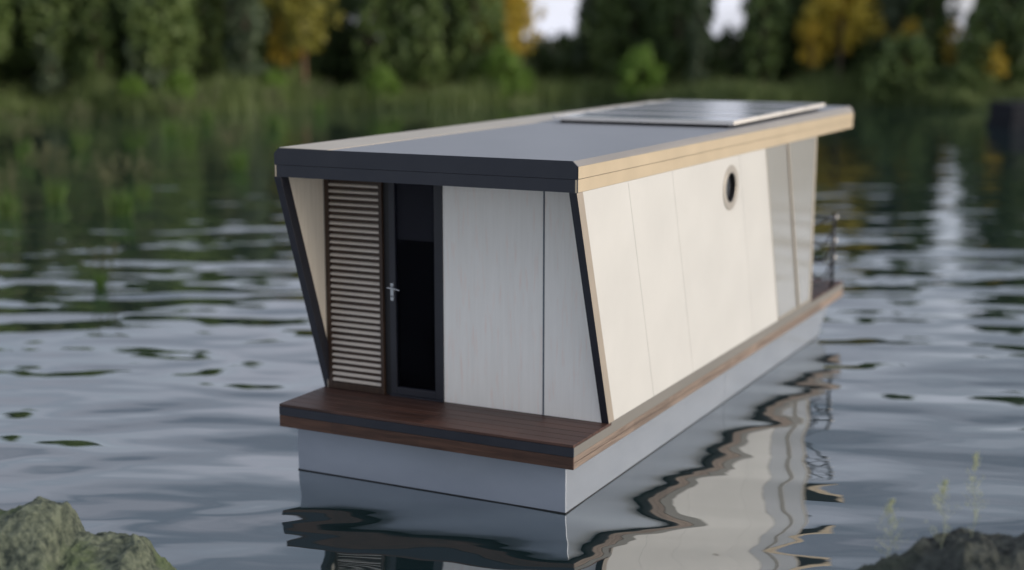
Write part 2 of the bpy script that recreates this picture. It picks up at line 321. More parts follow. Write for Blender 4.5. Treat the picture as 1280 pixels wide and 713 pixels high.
# deck
deck = None
bm = bmesh.new()
box(bm, XL+0.012, XR-0.012, YD+0.012, YR-0.012, ZD0+0.012, ZD1-0.032)
sub = part('deck_frame', bm, M['black'])
bm = bmesh.new(); n = 6; wb = (YF+0.06-YD)/n
for i in range(n): box(bm, XL+0.0, XR-0.0, YD+i*wb+0.003, YD+(i+1)*wb-0.003, ZD1-0.03, ZD1)
part('front_deck_boards', bm, M['deck'], bevel=0.003)
bm = bmesh.new(); n = 14; wb = (YR-YC)/n
for i in range(n): box(bm, XL, XR, YC+i*wb+0.003, YC+(i+1)*wb-0.003, ZD1-0.03, ZD1)
part('rear_deck_boards', bm, M['deck'], bevel=0.003)
t = 0.02
bm = bmesh.new(); box(bm, XL, XR, YD, YD+t, ZDT+0.004, ZD1-0.031); part('front_deck_trim', bm, M['trim'])
bm = bmesh.new(); box(bm, XR-t, XR, YD+t, YR-t, ZDT+0.004, ZD1-0.031); box(bm, XR-t, XR, YF+0.07, YC-0.01, ZD1-0.031, ZD1); part('side_deck_trim', bm, M['deck_trim_lit'])
bm = bmesh.new(); box(bm, XL, XL+t, YD+t, YR-t, ZDT+0.004, ZD1-0.031); box(bm, XL, XL+t, YF+0.07, YC-0.01, ZD1-0.031, ZD1); part('side_deck_trim', bm, M['deck_trim_lit'])
bm = bmesh.new(); box(bm, XL, XR, YR-t, YR, ZDT+0.004, ZD1-0.031); part('rear_deck_trim', bm, M['trim'])
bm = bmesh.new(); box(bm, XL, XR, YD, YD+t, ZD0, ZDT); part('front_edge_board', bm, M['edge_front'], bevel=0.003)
bm = bmesh.new(); box(bm, XR-t, XR, YD+t, YR-t, ZD0, ZDT-0.066); box(bm, XR-t-0.004, XR-0.003, YD+t, YR-t, ZDT-0.062, ZDT); part('side_edge_board', bm, M['edge_side'], bevel=0.003)
bm = bmesh.new(); box(bm, XL, XL+t, YD+t, YR-t, ZD0, ZDT); part('side_edge_board', bm, M['edge_side'], bevel=0.003)
bm = bmesh.new(); box(bm, XL, XR, YR-t, YR, ZD0, ZDT); part('rear_edge_board', bm, M['edge_front'], bevel=0.003)

# fins: slanted side frames
def fin(x0, x1, name, m_in, m_out):
    r = bmesh.new()
    prism(r, [(x0, yfin(ZD1), ZD1+0.001),(x0, yfin(ZD1)+0.145, ZD1+0.001),(x0, yfin(ZB)+0.145, ZB-0.001),(x0, yfin(ZB), ZB-0.001)], (x1-x0,0,0))
    bmesh.ops.recalc_face_normals(r, faces=r.faces)
    me_o = part(name, r, [m_in, m_out], bevel=0.003)
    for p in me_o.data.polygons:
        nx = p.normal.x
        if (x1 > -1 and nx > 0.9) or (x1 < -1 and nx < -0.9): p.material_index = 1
    return me_o
fin(XR-0.082, XR+0.003, 'fin_frame', M['frame'], M['fin_lit'])
fin(XL-0.003, XL+0.082, 'fin_frame', M['frame'], M['fin_lit'])
# grooved strip: step between black cap and cream wall
# side walls: slanted panels separated by 6 mm gaps over a dark core
def slant(x0, x1, ya, yb, z0=ZD1+0.002, z1=ZB-0.002, vert_end=False):
    r = bmesh.new(); d = (z1-ZD1)*TS; e0 = (z0-ZD1)*TS
    prism(r, [(x0, ya-e0, z0),(x0, yb-(0 if vert_end else e0), z0),(x0, yb-(0 if vert_end else d), z1),(x0, ya-d, z1)], (x1-x0,0,0)); return r
g = 0.006
ys = [YF+0.145+0.001, 2.055, 3.355, 5.76, 6.89]
for sx in (0, 1):
    X0, X1 = (XR-0.05, XR) if sx == 0 else (XL, XL+0.05)
    for i in range(4):
        if sx == 0 and i == 2:
            # the panel with the round porthole: cut the hole with a polygon ring
            r = bmesh.new(); cy, cz, rad = 4.585, 2.905, 0.235; K = 48
            d1 = (ZB-0.002-ZD1)*TS; e0 = 0.002*TS
            outl = [(ys[i]+g-e0, ZD1+0.002),(ys[i+1]-e0, ZD1+0.002),(ys[i+1]-d1, ZB-0.002),(ys[i]+g-d1, ZB-0.002)]
            def edge_hit(a):
                dy, dz = math.cos(a), math.sin(a); best = 1e9
                for q in range(4):
                    (ay,az_),(by,bz) = outl[q], outl[(q+1)%4]; ex, ez = by-ay, bz-az_; den = dy*ez - dz*ex
                    if abs(den) < 1e-9: continue
                    tt = ((ay-cy)*ez - (az_-cz)*ex)/den; ss = ((ay-cy)*dz - (az_-cz)*dy)/den
                    if tt > 0 and -1e-6 <= ss <= 1+1e-6: best = min(best, tt)
                return (cy+dy*best, cz+dz*best)
            angs = sorted([2*math.pi*k/K for k in range(K)] + [math.atan2(z-cz, y-cy) % (2*math.pi) for y, z in outl])
            fo, fi, bo, bi = [], [], [], []
            for a in angs:
                o_ = edge_hit(a); i_ = (cy+rad*math.cos(a), cz+rad*math.sin(a))
                fo.append(r.verts.new((X1, *o_))); fi.append(r.verts.new((X1, *i_))); bo.append(r.verts.new((X0, *o_))); bi.append(r.verts.new((X0, *i_)))
            n = len(angs)
            for k in range(n):
                j = (k+1) % n
                r.faces.new((fo[k], fo[j], fi[j], fi[k])); r.faces.new((bo[k], bi[k], bi[j], bo[j])); r.faces.new((fo[k], bo[k], bo[j], fo[j])); r.faces.new((fi[k], fi[j], bi[j], bi[k]))
            part('side_panel', r, M['panel'])
        else:
            part('side_panel', slant(X0, X1, ys[i]+(g if i else 0.0), ys[i+1]), M['panel'])
# porthole
def ring(bm, x0, x1, cy, cz, r0, r1, K=48, rnd=0.0):
    L4 = []
    for k in range(K):
        a = 2*math.pi*k/K; c, s = math.cos(a), math.sin(a)
        L4.append([bm.verts.new((x, cy+r*c, cz+r*s)) for x, r in ((x0,r0),(x0,r1),(x1-rnd,r1),(x1,r1-rnd*1.5),(x1,r0+rnd*1.5),(x1-rnd,r0))])
    for k in range(K):
        A, B = L4[k], L4[(k+1) % K]
        for q in range(6): bm.faces.new((A[q], A[(q+1) % 6], B[(q+1) % 6], B[q]))
bm = bmesh.new(); ring(bm, XR+0.001, XR+0.014, 4.585, 2.905, 0.19, 0.285, rnd=0.003); ph = part('porthole', bm, M['ring'])
bm = bmesh.new(); ring(bm, XR-0.045, XR+0.006, 4.585, 2.905, 0.18, 0.1898); part('inner_rim', bm, M['black'], ph)
bm = bmesh.new()
r_ = bmesh.ops.create_circle(bm, cap_ends=True, radius=0.186, segments=48, matrix=Matrix.Translation((XR-0.03, 4.585, 2.905)) @ Matrix.Rotation(math.pi/2, 4, 'Y'))
part('glass', bm, M['glass_dark'], ph)

# inner core so that gaps read dark; it also carries front and rear walls
bm = bmesh.new()
prism(bm, [(XL+0.051, YF+0.06, ZD1+0.001),(XL+0.051, 6.8, ZD1+0.001),(XL+0.051, 6.0, ZB-0.001),(XL+0.051, YF+0.06, ZB-0.001)], (XR-XL-0.102,0,0)); part('wall_core', bm, M['black'])

# side glazing with slanted mullion, and rear end post
for sx in (0, 1):
    X0, X1 = (XR-0.03, XR-0.012) if sx == 0 else (XL+0.012, XL+0.03)
    xo0, xo1 = (XR-0.05, XR) if sx == 0 else (XL, XL+0.05)
    wf = part('window_frame', slant(xo0, xo1, 6.89+g, 6.93), M['mullion'])
    gp = part('glass', slant(X0, X1, 6.935, YC-0.06, vert_end=True), M['glass_pale'], wf)
    for v in gp.data.vertices: pass
    part('mullion', slant(xo0, xo1+ (0.01 if sx == 0 else 0), 7.92, 8.00), M['mullion'], wf)
    r = bmesh.new(); box(r, xo0, xo1, 6.97, YC-0.06, ZD1+0.002, ZD1+0.03); part('sill', r, M['mullion'], wf)
    r = bmesh.new(); box(r, xo0-(0.05 if sx == 0 else 0), xo1+(0.05 if sx else 0), YC-0.058, YC, ZD1+0.002, ZB-0.002); part('corner_post', r, M['strip'], bevel=0.004)
# interior floor, back window wall
bm = bmesh.new(); box(bm, XL+0.055, XR-0.055, 6.85, YC-0.06, ZD1-0.01, ZD1+0.001); part('cabin_floor', bm, M['edge_front'])
bm = bmesh.new()
box(bm, XL+0.06, XR-0.11, YC-0.055, YC-0.01, ZD1+0.002, ZD1+0.06); box(bm, XL+0.06, XR-0.11, YC-0.055, YC-0.01, ZB-0.07, ZB-0.002)
for x in (XL+0.11, -2.35, -1.65, -0.95, XR-0.16): box(bm, x-0.03, x+0.03, YC-0.052, YC-0.012, ZD1+0.061, ZB-0.071)
rw = part('rear_glazing', bm, M['frame'])
bm = bmesh.new(); box(bm, XL+0.07, XR-0.12, YC-0.04, YC-0.03, ZD1+0.03, ZB-0.03); part('glass', bm, M['glass_pale'], rw)

# front wall: whitewashed boards, seam profile, door, shutter
ZT = ZB-0.002; z0 = ZD1+0.002
bm = bmesh.new(); box(bm, -1.845, -0.631, YF, YF+0.05, z0, ZT); part('front_wall', bm, M['white_wood'], bevel=0.002)
bm = bmesh.new(); box(bm, -0.613, XR-0.052, YF, YF+0.05, z0, ZT); part('front_wall', bm, M['white_wood'], bevel=0.002)
bm = bmesh.new(); box(bm, -0.630, -0.614, YF-0.004, YF+0.03, z0, ZT); part('wall_joint', bm, M['joint'])
# inner faces of the side walls under the roof overhang, triangular
for (xa, xb) in ((XL+0.051, XL+0.062), (XR-0.062, XR-0.051)):
    r = bmesh.new(); prism(r, [(xa, YF-0.002, ZD1+0.43),(xa, YF-0.002, ZT),(xa, yfin(ZB)+0.15, ZT)], (xb-xa,0,0)); part('inner_cheek', r, M['cheek'])
# shutter
sx0, sx1 = -3.372, -2.612
bm = bmesh.new(); box(bm, sx0, sx0+0.055, YF-0.03, YF+0.02, z0, ZT); box(bm, sx1-0.042, sx1, YF-0.03, YF+0.02, z0, ZT)
box(bm, sx0+0.056, sx1-0.043, YF-0.03, YF+0.02, z0, z0+0.075); box(bm, sx0+0.056, sx1-0.043, YF-0.03, YF+0.02, ZT-0.06, ZT)
sh = part('shutter', bm, M['brown'], bevel=0.003)
bm = bmesh.new(); box(bm, sx0+0.056, sx1-0.043, YF+0.0, YF+0.015, z0+0.076, ZT-0.061); part('shutter_backing', bm, M['brown'], sh)
bm = bmesh.new(); ns = 33; zz0, zz1 = z0+0.10, ZT-0.085
for i in range(ns):
    z = zz0 + (zz1-zz0)*i/(ns-1)
    hh = 0.0095*(1+0.12*random.uniform(-1,1)); z += random.uniform(-0.0015, 0.0015)
    prism(bm, [(sx0+0.057, YF-0.024, z-hh),(sx0+0.057, YF-0.002, z-hh+0.012),(sx0+0.057, YF-0.002, z+hh+0.012),(sx0+0.057, YF-0.024, z+hh)], (sx1-0.044-sx0-0.057,0,0))
part('shutter_slats', bm, M['slat'], sh)
bm = bmesh.new(); box(bm, sx0-0.012, sx0-0.001, YF-0.035, YF+0.03, z0, ZT); part('shutter_edge_strip', bm, M['mullion'], sh)
# dark reveal between shutter and door
bm = bmesh.new(); box(bm, sx1+0.001, -2.531, YF+0.012, YF+0.05, z0, ZT); part('door_reveal', bm, M['black'])
# door
dx0, dx1 = -2.53, -1.846
bm = bmesh.new(); box(bm, dx0, -2.455, YF-0.012, YF+0.04, z0+0.02, ZT); box(bm, -1.952, dx1, YF-0.012, YF+0.04, z0+0.02, ZT)
box(bm, -2.454, -1.953, YF-0.010, YF+0.038, z0+0.02, z0+0.105); box(bm, -2.454, -1.953, YF-0.010, YF+0.038, ZT-0.06, ZT)
door = part('door', bm, M['frame'], bevel=0.003)
bm = bmesh.new(); box(bm, -2.4535, -1.9535, YF+0.010, YF+0.022, z0+0.106, ZT-0.061); part('door_glass', bm, M['glass_door'], door)
bm = bmesh.new(); box(bm, -2.4535, -1.9535, YF+0.045, YF+0.049, 2.56, ZT-0.061); part('reflection_panel', bm, M['glass_reflection'], door)  # grey sheet standing in for the reflection across the upper door glass
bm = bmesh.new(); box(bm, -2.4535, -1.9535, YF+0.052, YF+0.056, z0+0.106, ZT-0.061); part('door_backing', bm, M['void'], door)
bm = bmesh.new(); box(bm, dx0, dx1, YF-0.03, YF+0.04, z0, z0+0.018); part('threshold', bm, M['frame'], door)
bm = bmesh.new()
hx, hz, hy = -2.495, 2.02, YF-0.0125
box(bm, hx-0.02, hx+0.02, hy-0.010, hy-0.0005, hz-0.15, hz+0.05)
tube(bm, [(hx, hy-0.008, hz), (hx, hy-0.055, hz)], 0.010, 10)
tube(bm, [(hx-0.035, hy-0.055, hz+0.004), (hx+0.02, hy-0.057, hz+0.002), (hx+0.08, hy-0.056, hz-0.006), (hx+0.125, hy-0.054, hz-0.018)], [0.010,0.011,0.010,0.009], 10)
part('door_handle', bm, M['chrome'], door, bevel=0.002)
bm = bmesh.new(); tube(bm, [(hx, hy-0.0085, hz-0.10), (hx, hy-0.016, hz-0.10)], 0.009, 12); part('keyhole', bm, M['black'], door)

# roof
RY0, RY1 = -0.094, 10.87
ZT0, ZT1 = 3.600, 3.645                                # roof top rises slightly towards the stern
def zt(y): return ZT0 + (ZT1-ZT0)*(y-RY0)/(RY1-RY0)
XRR, XRL = 0.146, -3.446; XC, XCL = 0.086, -3.386; ZS = 3.548; ZG = 3.425
bm = bmesh.new(); box(bm, XRL+0.02, XRR-0.02, RY0+0.02, RY1-0.02, ZB+0.002, ZB+0.02); roof = part('roof', bm, M['soffit'])
bm = bmesh.new()                                       # grey roof sheet
XS = -2.76
prism(bm, [(XS, RY0+0.02, zt(RY0)-0.03),(XC, RY0+0.02, zt(RY0)-0.03),(XC, RY0+0.02, zt(RY0)-0.001),(XS, RY0+0.02, zt(RY0)-0.001)], (0, RY1-RY0-0.04, ZT1-ZT0)); part('roof_sheet', bm, M['roof'], roof)
bm = bmesh.new()                                       # strip along the left, pale with sky glow put in its colour, its outer edge slightly raised
prism(bm, [(XCL, RY0+0.02, zt(RY0)-0.03),(XS-0.002, RY0+0.02, zt(RY0)-0.03),(XS-0.002, RY0+0.02, zt(RY0)+0.004),(XCL, RY0+0.02, zt(RY0)+0.012)], (0, RY1-RY0-0.04, ZT1-ZT0)); part('roof_edge_strip', bm, M['strip'], roof)
def fascia(side, m_up, m_lo, m_ch):
    s = 1 if side == 'r' else -1
    xo, xc = (XRR, XC) if s > 0 else (XRL, XCL); t_ = -0.02*s
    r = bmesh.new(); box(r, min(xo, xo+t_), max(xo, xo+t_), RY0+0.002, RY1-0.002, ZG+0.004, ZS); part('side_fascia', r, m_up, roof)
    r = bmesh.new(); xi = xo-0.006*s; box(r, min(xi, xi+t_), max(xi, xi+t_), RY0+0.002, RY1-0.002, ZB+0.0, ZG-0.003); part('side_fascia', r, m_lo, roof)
    r = bmesh.new(); box(r, min(xo-0.012*s, xo+t_), max(xo-0.012*s, xo+t_), RY0+0.002, RY1-0.002, ZG-0.003, ZG+0.004); part('fascia_groove', r, M['soffit'], roof)
    r = bmesh.new(); prism(r, [(xo, RY0+0.02, ZS+0.001),(xc, RY0+0.02, zt(RY0)),(xc-0.012*s, RY0+0.02, zt(RY0)-0.03),(xo+t_, RY0+0.02, ZS+0.001)], (0, RY1-RY0-0.04, 0))
    for v in r.verts:
        if v.co.y > 5 and v.co.z > ZS+0.01: v.co.z += ZT1-ZT0
    part('roof_chamfer', r, m_ch, roof)
fascia('r', M['fascia_sunlit'], M['fascia_sunlit'], M['chamfer']); fascia('l', M['fascia_sunlit'], M['fascia_sunlit'], M['strip'])
for y0_, y1_, zt_ in ((RY0, RY0+0.0195, ZT0), (RY1-0.0195, RY1, ZT1)):
    r = bmesh.new(); a = 0.002
    prism(r, [(XRL+a, y0_, ZG+0.002),(XRR-a*0, y0_, ZG+0.002),(XRR, y0_, ZS),(XC, y0_, zt_+0.003),(XCL, y0_, zt_+0.003),(XRL, y0_, ZS)], (0, y1_-y0_, 0)); part('front_fascia' if y0_ < 0 else 'rear_fascia', r, M['trim'], roof)
    r = bmesh.new(); box(r, XRL+0.002, XRR-0.002, y0_+(0.003 if y0_ < 0 else 0), y1_-(0 if y0_ < 0 else 0.003), ZB-0.001, ZG-0.002); part('front_fascia' if y0_ < 0 else 'rear_fascia', r, M['trim'], roof)

# solar panels on rails
sx_0, sx_1 = -2.56, 0.02
for i in range(4):
    y0_ = 5.02 + i*1.13; y1_ = y0_ + 1.10; za, zb_ = [3.660 + (y-5.02)*0.009 for y in (y0_, y1_)]
    p = bmesh.new(); fw = 0.032; hgt = 0.05
    def sbox(x0, x1, ya, yb, lift0, lift1):
        fz = lambda y: 3.660 + (y-5.02)*0.009
        v = [p.verts.new(q) for q in ((x0,ya,fz(ya)+lift0),(x1,ya,fz(ya)+lift0),(x1,yb,fz(yb)+lift0),(x0,yb,fz(yb)+lift0),(x0,ya,fz(ya)+lift1),(x1,ya,fz(ya)+lift1),(x1,yb,fz(yb)+lift1),(x0,yb,fz(yb)+lift1))]
        for f in ((0,3,2,1),(4,5,6,7),(0,1,5,4),(1,2,6,5),(2,3,7,6),(3,0,4,7)): p.faces.new([v[k] for k in f])
    sbox(sx_0, sx_1, y0_, y0_+fw, 0, hgt); sbox(sx_0, sx_1, y1_-fw, y1_, 0, hgt); sbox(sx_0, sx_0+fw, y0_+fw, y1_-fw, 0, hgt); sbox(sx_1-fw, sx_1, y0_+fw, y1_-fw, 0, hgt)
    fr_ = part('solar_panel', p, M['pv_frame'], roof)
    p = bmesh.new(); sbox(sx_0+fw, sx_1-fw, y0_+fw, y1_-fw, 0.006, hgt-0.004); part('solar_cells', p, M['pv'], fr_)
for x in (-2.45, -1.3, -0.1):
    p = bmesh.new(); box(p, x-0.02, x+0.02, 5.1, 9.5, 3.622, 3.659); part('mounting_rail', p, M['rail'], roof)

# railing at the rear deck
for x in (0.10, -3.40):
    bm = bmesh.new(); tube(bm, [(x, 10.05, ZD1), (x, 10.05, 1.93)], 0.025, 12); tube(bm, [(x, 10.05, ZD1), (x, 10.05, ZD1+0.015)], 0.05, 14); ball(bm, (x, 10.05, 1.94), 0.032)
    post = part('railing_post', bm, M['rail'], smooth=True)
    for z in (1.90, 1.52, 1.24):
        bm = bmesh.new(); ball(bm, (x, 10.11, z), 0.05); tube(bm, [(x, 10.05, z), (x, 10.09, z)], 0.015, 8); part('railing_knob', bm, M['knob'], post, smooth=True)
    for z, sag in ((1.90, 0.0), (1.70, 0.16), (1.50, 0.24), (1.24, 0.24), (1.06, 0.16)):
        bm = bmesh.new(); K = 14
        tube(bm, [(x, YC + (10.05-YC)*k/K, z + 0.03*(1-k/K) - sag*4*(k/K)*(1-k/K)) for k in range(K+1)], 0.018, 6); part('railing_chain', bm, M['rail'], post, smooth=True)
for z, sag in ((1.90, 0.0), (1.50, 0.18), (1.24, 0.18)):
    bm = bmesh.new(); K = 20
    tube(bm, [(0.10 - 3.5*k/K, 10.05, z - sag*4*(k/K)*(1-k/K)) for k in range(K+1)], 0.011, 6); part('railing_chain', bm, M['rail'], smooth=True)

# ------------------------------------------------------------------ foreground rocks
def rock(name, base, prof, half_v, m, label, seed, amp=0.16):
    """mound standing in the water; prof = ridge height along its length"""
    bm = bmesh.new(); NU, NV = 420, 200; u0, u1 = prof[0][0], prof[-1][0]
    def ph(u):
        for (a, ha), (b, hb) in zip(prof, prof[1:]):
            if a <= u <= b: t = (u-a)/(b-a); t = t*t*(3-2*t)*0.5 + t*0.5; return ha + (hb-ha)*t
        return 0
    g_ = []
    for i in range(NU+1):
        u = u0 + (u1-u0)*i/NU; row = []
        for j in range(NV+1):
            v = -half_v + 2*half_v*j/NV; c = 1 - (v/half_v)**2; c = max(0, c)**0.6
            q = Vector((u+seed, v*1.0, seed*0.7)); f = 0; a = amp; s = 1.3
            for k in range(8): f += a*(0.5-abs(noise.noise(q*s)))*1.4; a *= 0.60; s *= 2.0
            h = (ph(u)+0.5)*c - 0.5 + (f-amp*0.45)*(0.3+0.7*c)
            dx = 0.10*noise.noise(q*2.3+Vector((9,3,1))); dy = 0.10*noise.noise(q*2.3+Vector((2,7,5)))
            row.append(bm.verts.new(RV*(u+dx) + FV*(v+dy) + Vector((0,0,h))))
        g_.append(row)
    for i in range(NU):
        for j in range(NV): bm.faces.new((g_[i][j], g_[i+1][j], g_[i+1][j+1], g_[i][j+1]))
    o = link(name, bm, m, smooth=True, loc=base); tag(o, label, 'rock')
    bpy.context.view_layer.update()
    return o
def ground_pt(px, depth):
    """plan position for things placed at a given distance ahead and a given bearing"""
    return Vector((CAM.x, CAM.y, 0)) + FV*(depth/math.cos(PITCH)) + RV*((px-640)/1778*depth)
rock('mossy_rock', ground_pt(28, 11.3) + Vector((0,0,-0.17)), [(-3.0,-.4),(-2.2,0.6),(-1.4,0.95),(-0.5,0.95),(-0.25,0.96),(-0.1,0.99),(0.05,0.96),(0.16,0.72),(0.4,0.68),(0.65,0.64),(0.85,0.42),(1.02,0.22),(1.2,0.0),(1.6,-0.4)], 1.0, M['rock_moss'],
     'grey green mossy boulder rising from the water in the left foreground', 3.1, 0.12)
rock('dark_rock', ground_pt(1230, 9.9), [(-1.3,-0.5),(-1.0,0.1),(-0.8,0.6),(-0.6,0.84),(-0.3,0.87),(-0.12,0.97),(0.02,1.09),(0.2,1.1),(0.4,1.0),(1.2,1.1),(2.2,0.5),(2.8,-0.4)], 1.1, M['rock_dark'],
     'dark wet boulder with thin green sprigs in the right foreground', 11.4, 0.13)

# sprigs growing on the dark rock
def sprig(px, depth, z0_, hgt, label, seed):
    rnd = random.Random(seed); b = ground_pt(px, depth); b.z = z0_
    e = empty('grass_sprig', b); tag(e, label, 'plant', 'thin sprigs growing on the right rock')
    st = bmesh.new(); lf = bmesh.new()
    pts = [Vector((0.02*math.sin(k*0.9), 0.01*k, hgt*k/7)) for k in range(8)]
    tube(st, pts, [0.0022*(1-k*0.09) for k in range(8)], 5)
    for k in range(46):
        t = rnd.random()**0.7; i = min(6, int(t*7)); p = pts[i].lerp(pts[i+1], t*7-i); a = rnd.uniform(0, 6.28); ln = (1.1-t)*0.20*rnd.uniform(0.5, 1.1)
        d = Vector((math.cos(a), math.sin(a), rnd.uniform(0.5, 1.6))).normalized(); q = p + d*ln
        if k % 3 == 0: tube(st, [p, p.lerp(q, 0.5)+Vector((0,0,-0.006)), q], [0.0018,0.0014,0.001], 4)
        for m_ in range(6):
            c = p.lerp(q, rnd.uniform(0.4, 1.1)) + Vector((rnd.gauss(0,.008), rnd.gauss(0,.008), rnd.gauss(0,.01)))
            w_ = Vector((rnd.gauss(0,1), rnd.gauss(0,1), rnd.gauss(0,0.4))).normalized()*rnd.uniform(0.0015,0.004); l_ = (d+Vector((rnd.gauss(0,.3),rnd.gauss(0,.3),0.5))).normalized()*rnd.uniform(0.01,0.022)
            lf.faces.new([lf.verts.new(c-w_), lf.verts.new(c+l_), lf.verts.new(c+w_), lf.verts.new(c-l_*0.6)])
    for k in range(60):                                # denser head
        t = rnd.uniform(0.8, 1.02); c = Vector((0.02*math.sin(t*6.3), 0.07*t, hgt*t)) + Vector((rnd.gauss(0,.008), rnd.gauss(0,.008), 0))
        w_ = Vector((rnd.gauss(0,1), rnd.gauss(0,1), 0)).normalized()*0.0035; l_ = Vector((rnd.gauss(0,.3), rnd.gauss(0,.3), 1)).normalized()*0.018
        lf.faces.new([lf.verts.new(c-w_), lf.verts.new(c+l_), lf.verts.new(c+w_), lf.verts.new(c-l_*0.6)])
    link('stem', st, M['sprig'], e); link('leaves', lf, M['sprig'], e)
sprig(1141, 9.9, 0.98, 0.42, 'short thin green sprig leftmost on the dark rock', 1)
sprig(1211, 9.9, 1.05, 0.50, 'pale green feathery sprig in the middle, between the two others on the dark rock', 2)
sprig(1251, 9.9, 1.14, 0.62, 'tallest feathery sprig standing on the crest of the dark rock', 3)

# ------------------------------------------------------------------ trees
def crown_mesh(name, shape, h0, h1, rad, n_cl, n_leaf, leaf, m, seed):
    rnd = random.Random(seed); vs = []; fs = []
    for c in range(n_cl):
        for _ in range(40):
            t = rnd.random(); a = rnd.uniform(0, 6.283); 
            if shape == 'poplar': rr = rad*(0.35+0.65*math.sin(math.pi*min(1, 0.12+t*0.88))**0.7)*(1.08-0.5*t)
            elif shape == 'cone': rr = rad*(1.02-t)**0.8
            else: rr = rad*math.sin(math.pi*(0.12+0.84*t))**0.6
            q = math.sqrt(rnd.random())
            if q > 0.45 or rnd.random() < 0.35: break
        wob = 1 + 0.25*math.sin(a*2+seed)*math.sin(t*7+seed)
        cx, cy, cz = rr*q*wob*math.cos(a), rr*q*wob*math.sin(a), h0 + (h1-h0)*t
        cr_ = rad*rnd.uniform(0.10, 0.24)
        for k in range(n_leaf):
            d = Vector((rnd.gauss(0,1), rnd.gauss(0,1), rnd.gauss(0,1))).normalized()
            p = Vector((cx, cy, cz)) + Vector((d.x, d.y, d.z*1.7))*cr_*rnd.uniform(0.45, 1.1)
            nn = (d + Vector((rnd.gauss(0,.6), rnd.gauss(0,.6), rnd.gauss(0,.6)+0.3))).normalized(); u = nn.orthogonal().normalized(); v = nn.cross(u)
            an = rnd.uniform(0, 6.28); u2 = u*math.cos(an)+v*math.sin(an); v2 = nn.cross(u2); s = leaf*rnd.uniform(0.6, 1.3)
            b = len(vs); vs += [p-u2*s, p+v2*s*0.55, p+u2*s, p-v2*s*0.55]; fs.append((b, b+1, b+2, b+3))
    me = bpy.data.meshes.new(name); me.from_pydata([tuple(x) for x in vs], [], fs); me.materials.append(m); me.update(); return me
def trunk_mesh(h, r, m, seed, limbs_from):
    rnd = random.Random(seed); bm = bmesh.new(); K = 8
    pts = [Vector((0.08*math.sin(k*0.8+seed)*k/K, 0.08*math.cos(k*1.1+seed)*k/K, h*k/K)) for k in range(K+1)]; pts[0].z = -0.3
    tube(bm, pts, [r*(1.25 if k == 0 else 1)*(1-0.8*k/K) for k in range(K+1)], 8)
    for k in range(7):
        t = rnd.uniform(limbs_from, 0.9); i = min(K-1, int(t*K)); p = pts[i].lerp(pts[i+1], t*K-i); a = rnd.uniform(0, 6.28); ln = h*0.22*(1.2-t)
        d = Vector((math.cos(a), math.sin(a), 0.9)).normalized(); rr = r*(1-0.8*t)*0.55
        tube(bm, [p, p+d*ln*0.5+Vector((0,0,0.05)), p+d*ln+Vector((0,0,0.2))], [rr, rr*0.6, rr*0.2], 6)
    bmesh.ops.recalc_face_normals(bm, faces=bm.faces)
    me = bpy.data.meshes.new('trunk'); bm.to_mesh(me); bm.free(); me.materials.append(m)
    for p in me.polygons: p.use_smooth = True
    return me
def lib(shape, h0, h1, rad, n_cl, n_leaf, leaf, lm, bk, tr_r, seed, lf=0.35):
    return (crown_mesh('crown', shape, h0, h1, rad, int(n_cl*2.0), int(n_leaf*0.75), leaf, M[lm], seed), trunk_mesh(h1*0.93, tr_r, M[bk], seed, lf))
LIB = {}
for v in range(2):
    LIB['dark', v] = lib('broad', 1.0, 10.5, 2.6, 95, 34, 0.26, 'leaf_dark', 'bark', 0.22, 10+v)
    LIB['mid', v] = lib('broad', 1.2, 10.0, 2.5, 90, 34, 0.25, 'leaf_mid', 'bark', 0.2, 20+v)
    LIB['cool', v] = lib('poplar', 0.6, 12.0, 1.5, 80, 34, 0.22, 'leaf_blue', 'bark', 0.2, 30+v)
    LIB['poplar', v] = lib('poplar', 0.5, 12.5, 1.7, 90, 34, 0.22, 'leaf_mid', 'bark', 0.2, 40+v)
    LIB['gold', v] = lib('broad', 3.6, 9.0, 2.1, 34, 26, 0.22, 'leaf_gold', 'bark_red', 0.16, 50+v, 0.45)
    LIB['olive', v] = lib('broad', 4.0, 10.0, 2.3, 60, 30, 0.23, 'leaf_olive', 'bark_red', 0.17, 60+v, 0.4)
    LIB['yellow', v] = lib('broad', 3.9, 9.5, 2.9, 52, 30, 0.24, 'leaf_yellow', 'bark', 0.2, 100+v, 0.4)
    LIB['shrub', v] = lib('broad', 0.1, 3.6, 2.2, 50, 34, 0.2, 'leaf_mid', 'bark', 0.1, 70+v, 0.1)
    LIB['shrubdark', v] = lib('broad', 0.1, 4.0, 2.4, 50, 34, 0.22, 'leaf_dark', 'bark', 0.1, 80+v, 0.1)
    LIB['lime', v] = lib('broad', 0.3, 2.9, 1.4, 36, 30, 0.17, 'leaf_lime', 'bark', 0.06, 90+v, 0.1)
def tree(name, kind, az, D, sc, label, cat, group, v=None, wide=1.0):
    p = polar(az, D, land_z(az, D)); e = empty(name, p, random.uniform(0, 6.28)); e.scale = (sc*wide, sc*wide, sc)
    cm, tm = LIB[kind, random.randrange(2) if v is None else v]
    for n_, me in (('crown', cm), ('trunk', tm)):
        o = bpy.data.objects.new(n_, me); COL.objects.link(o); o.parent = e
    tag(e, label, cat, group); return e

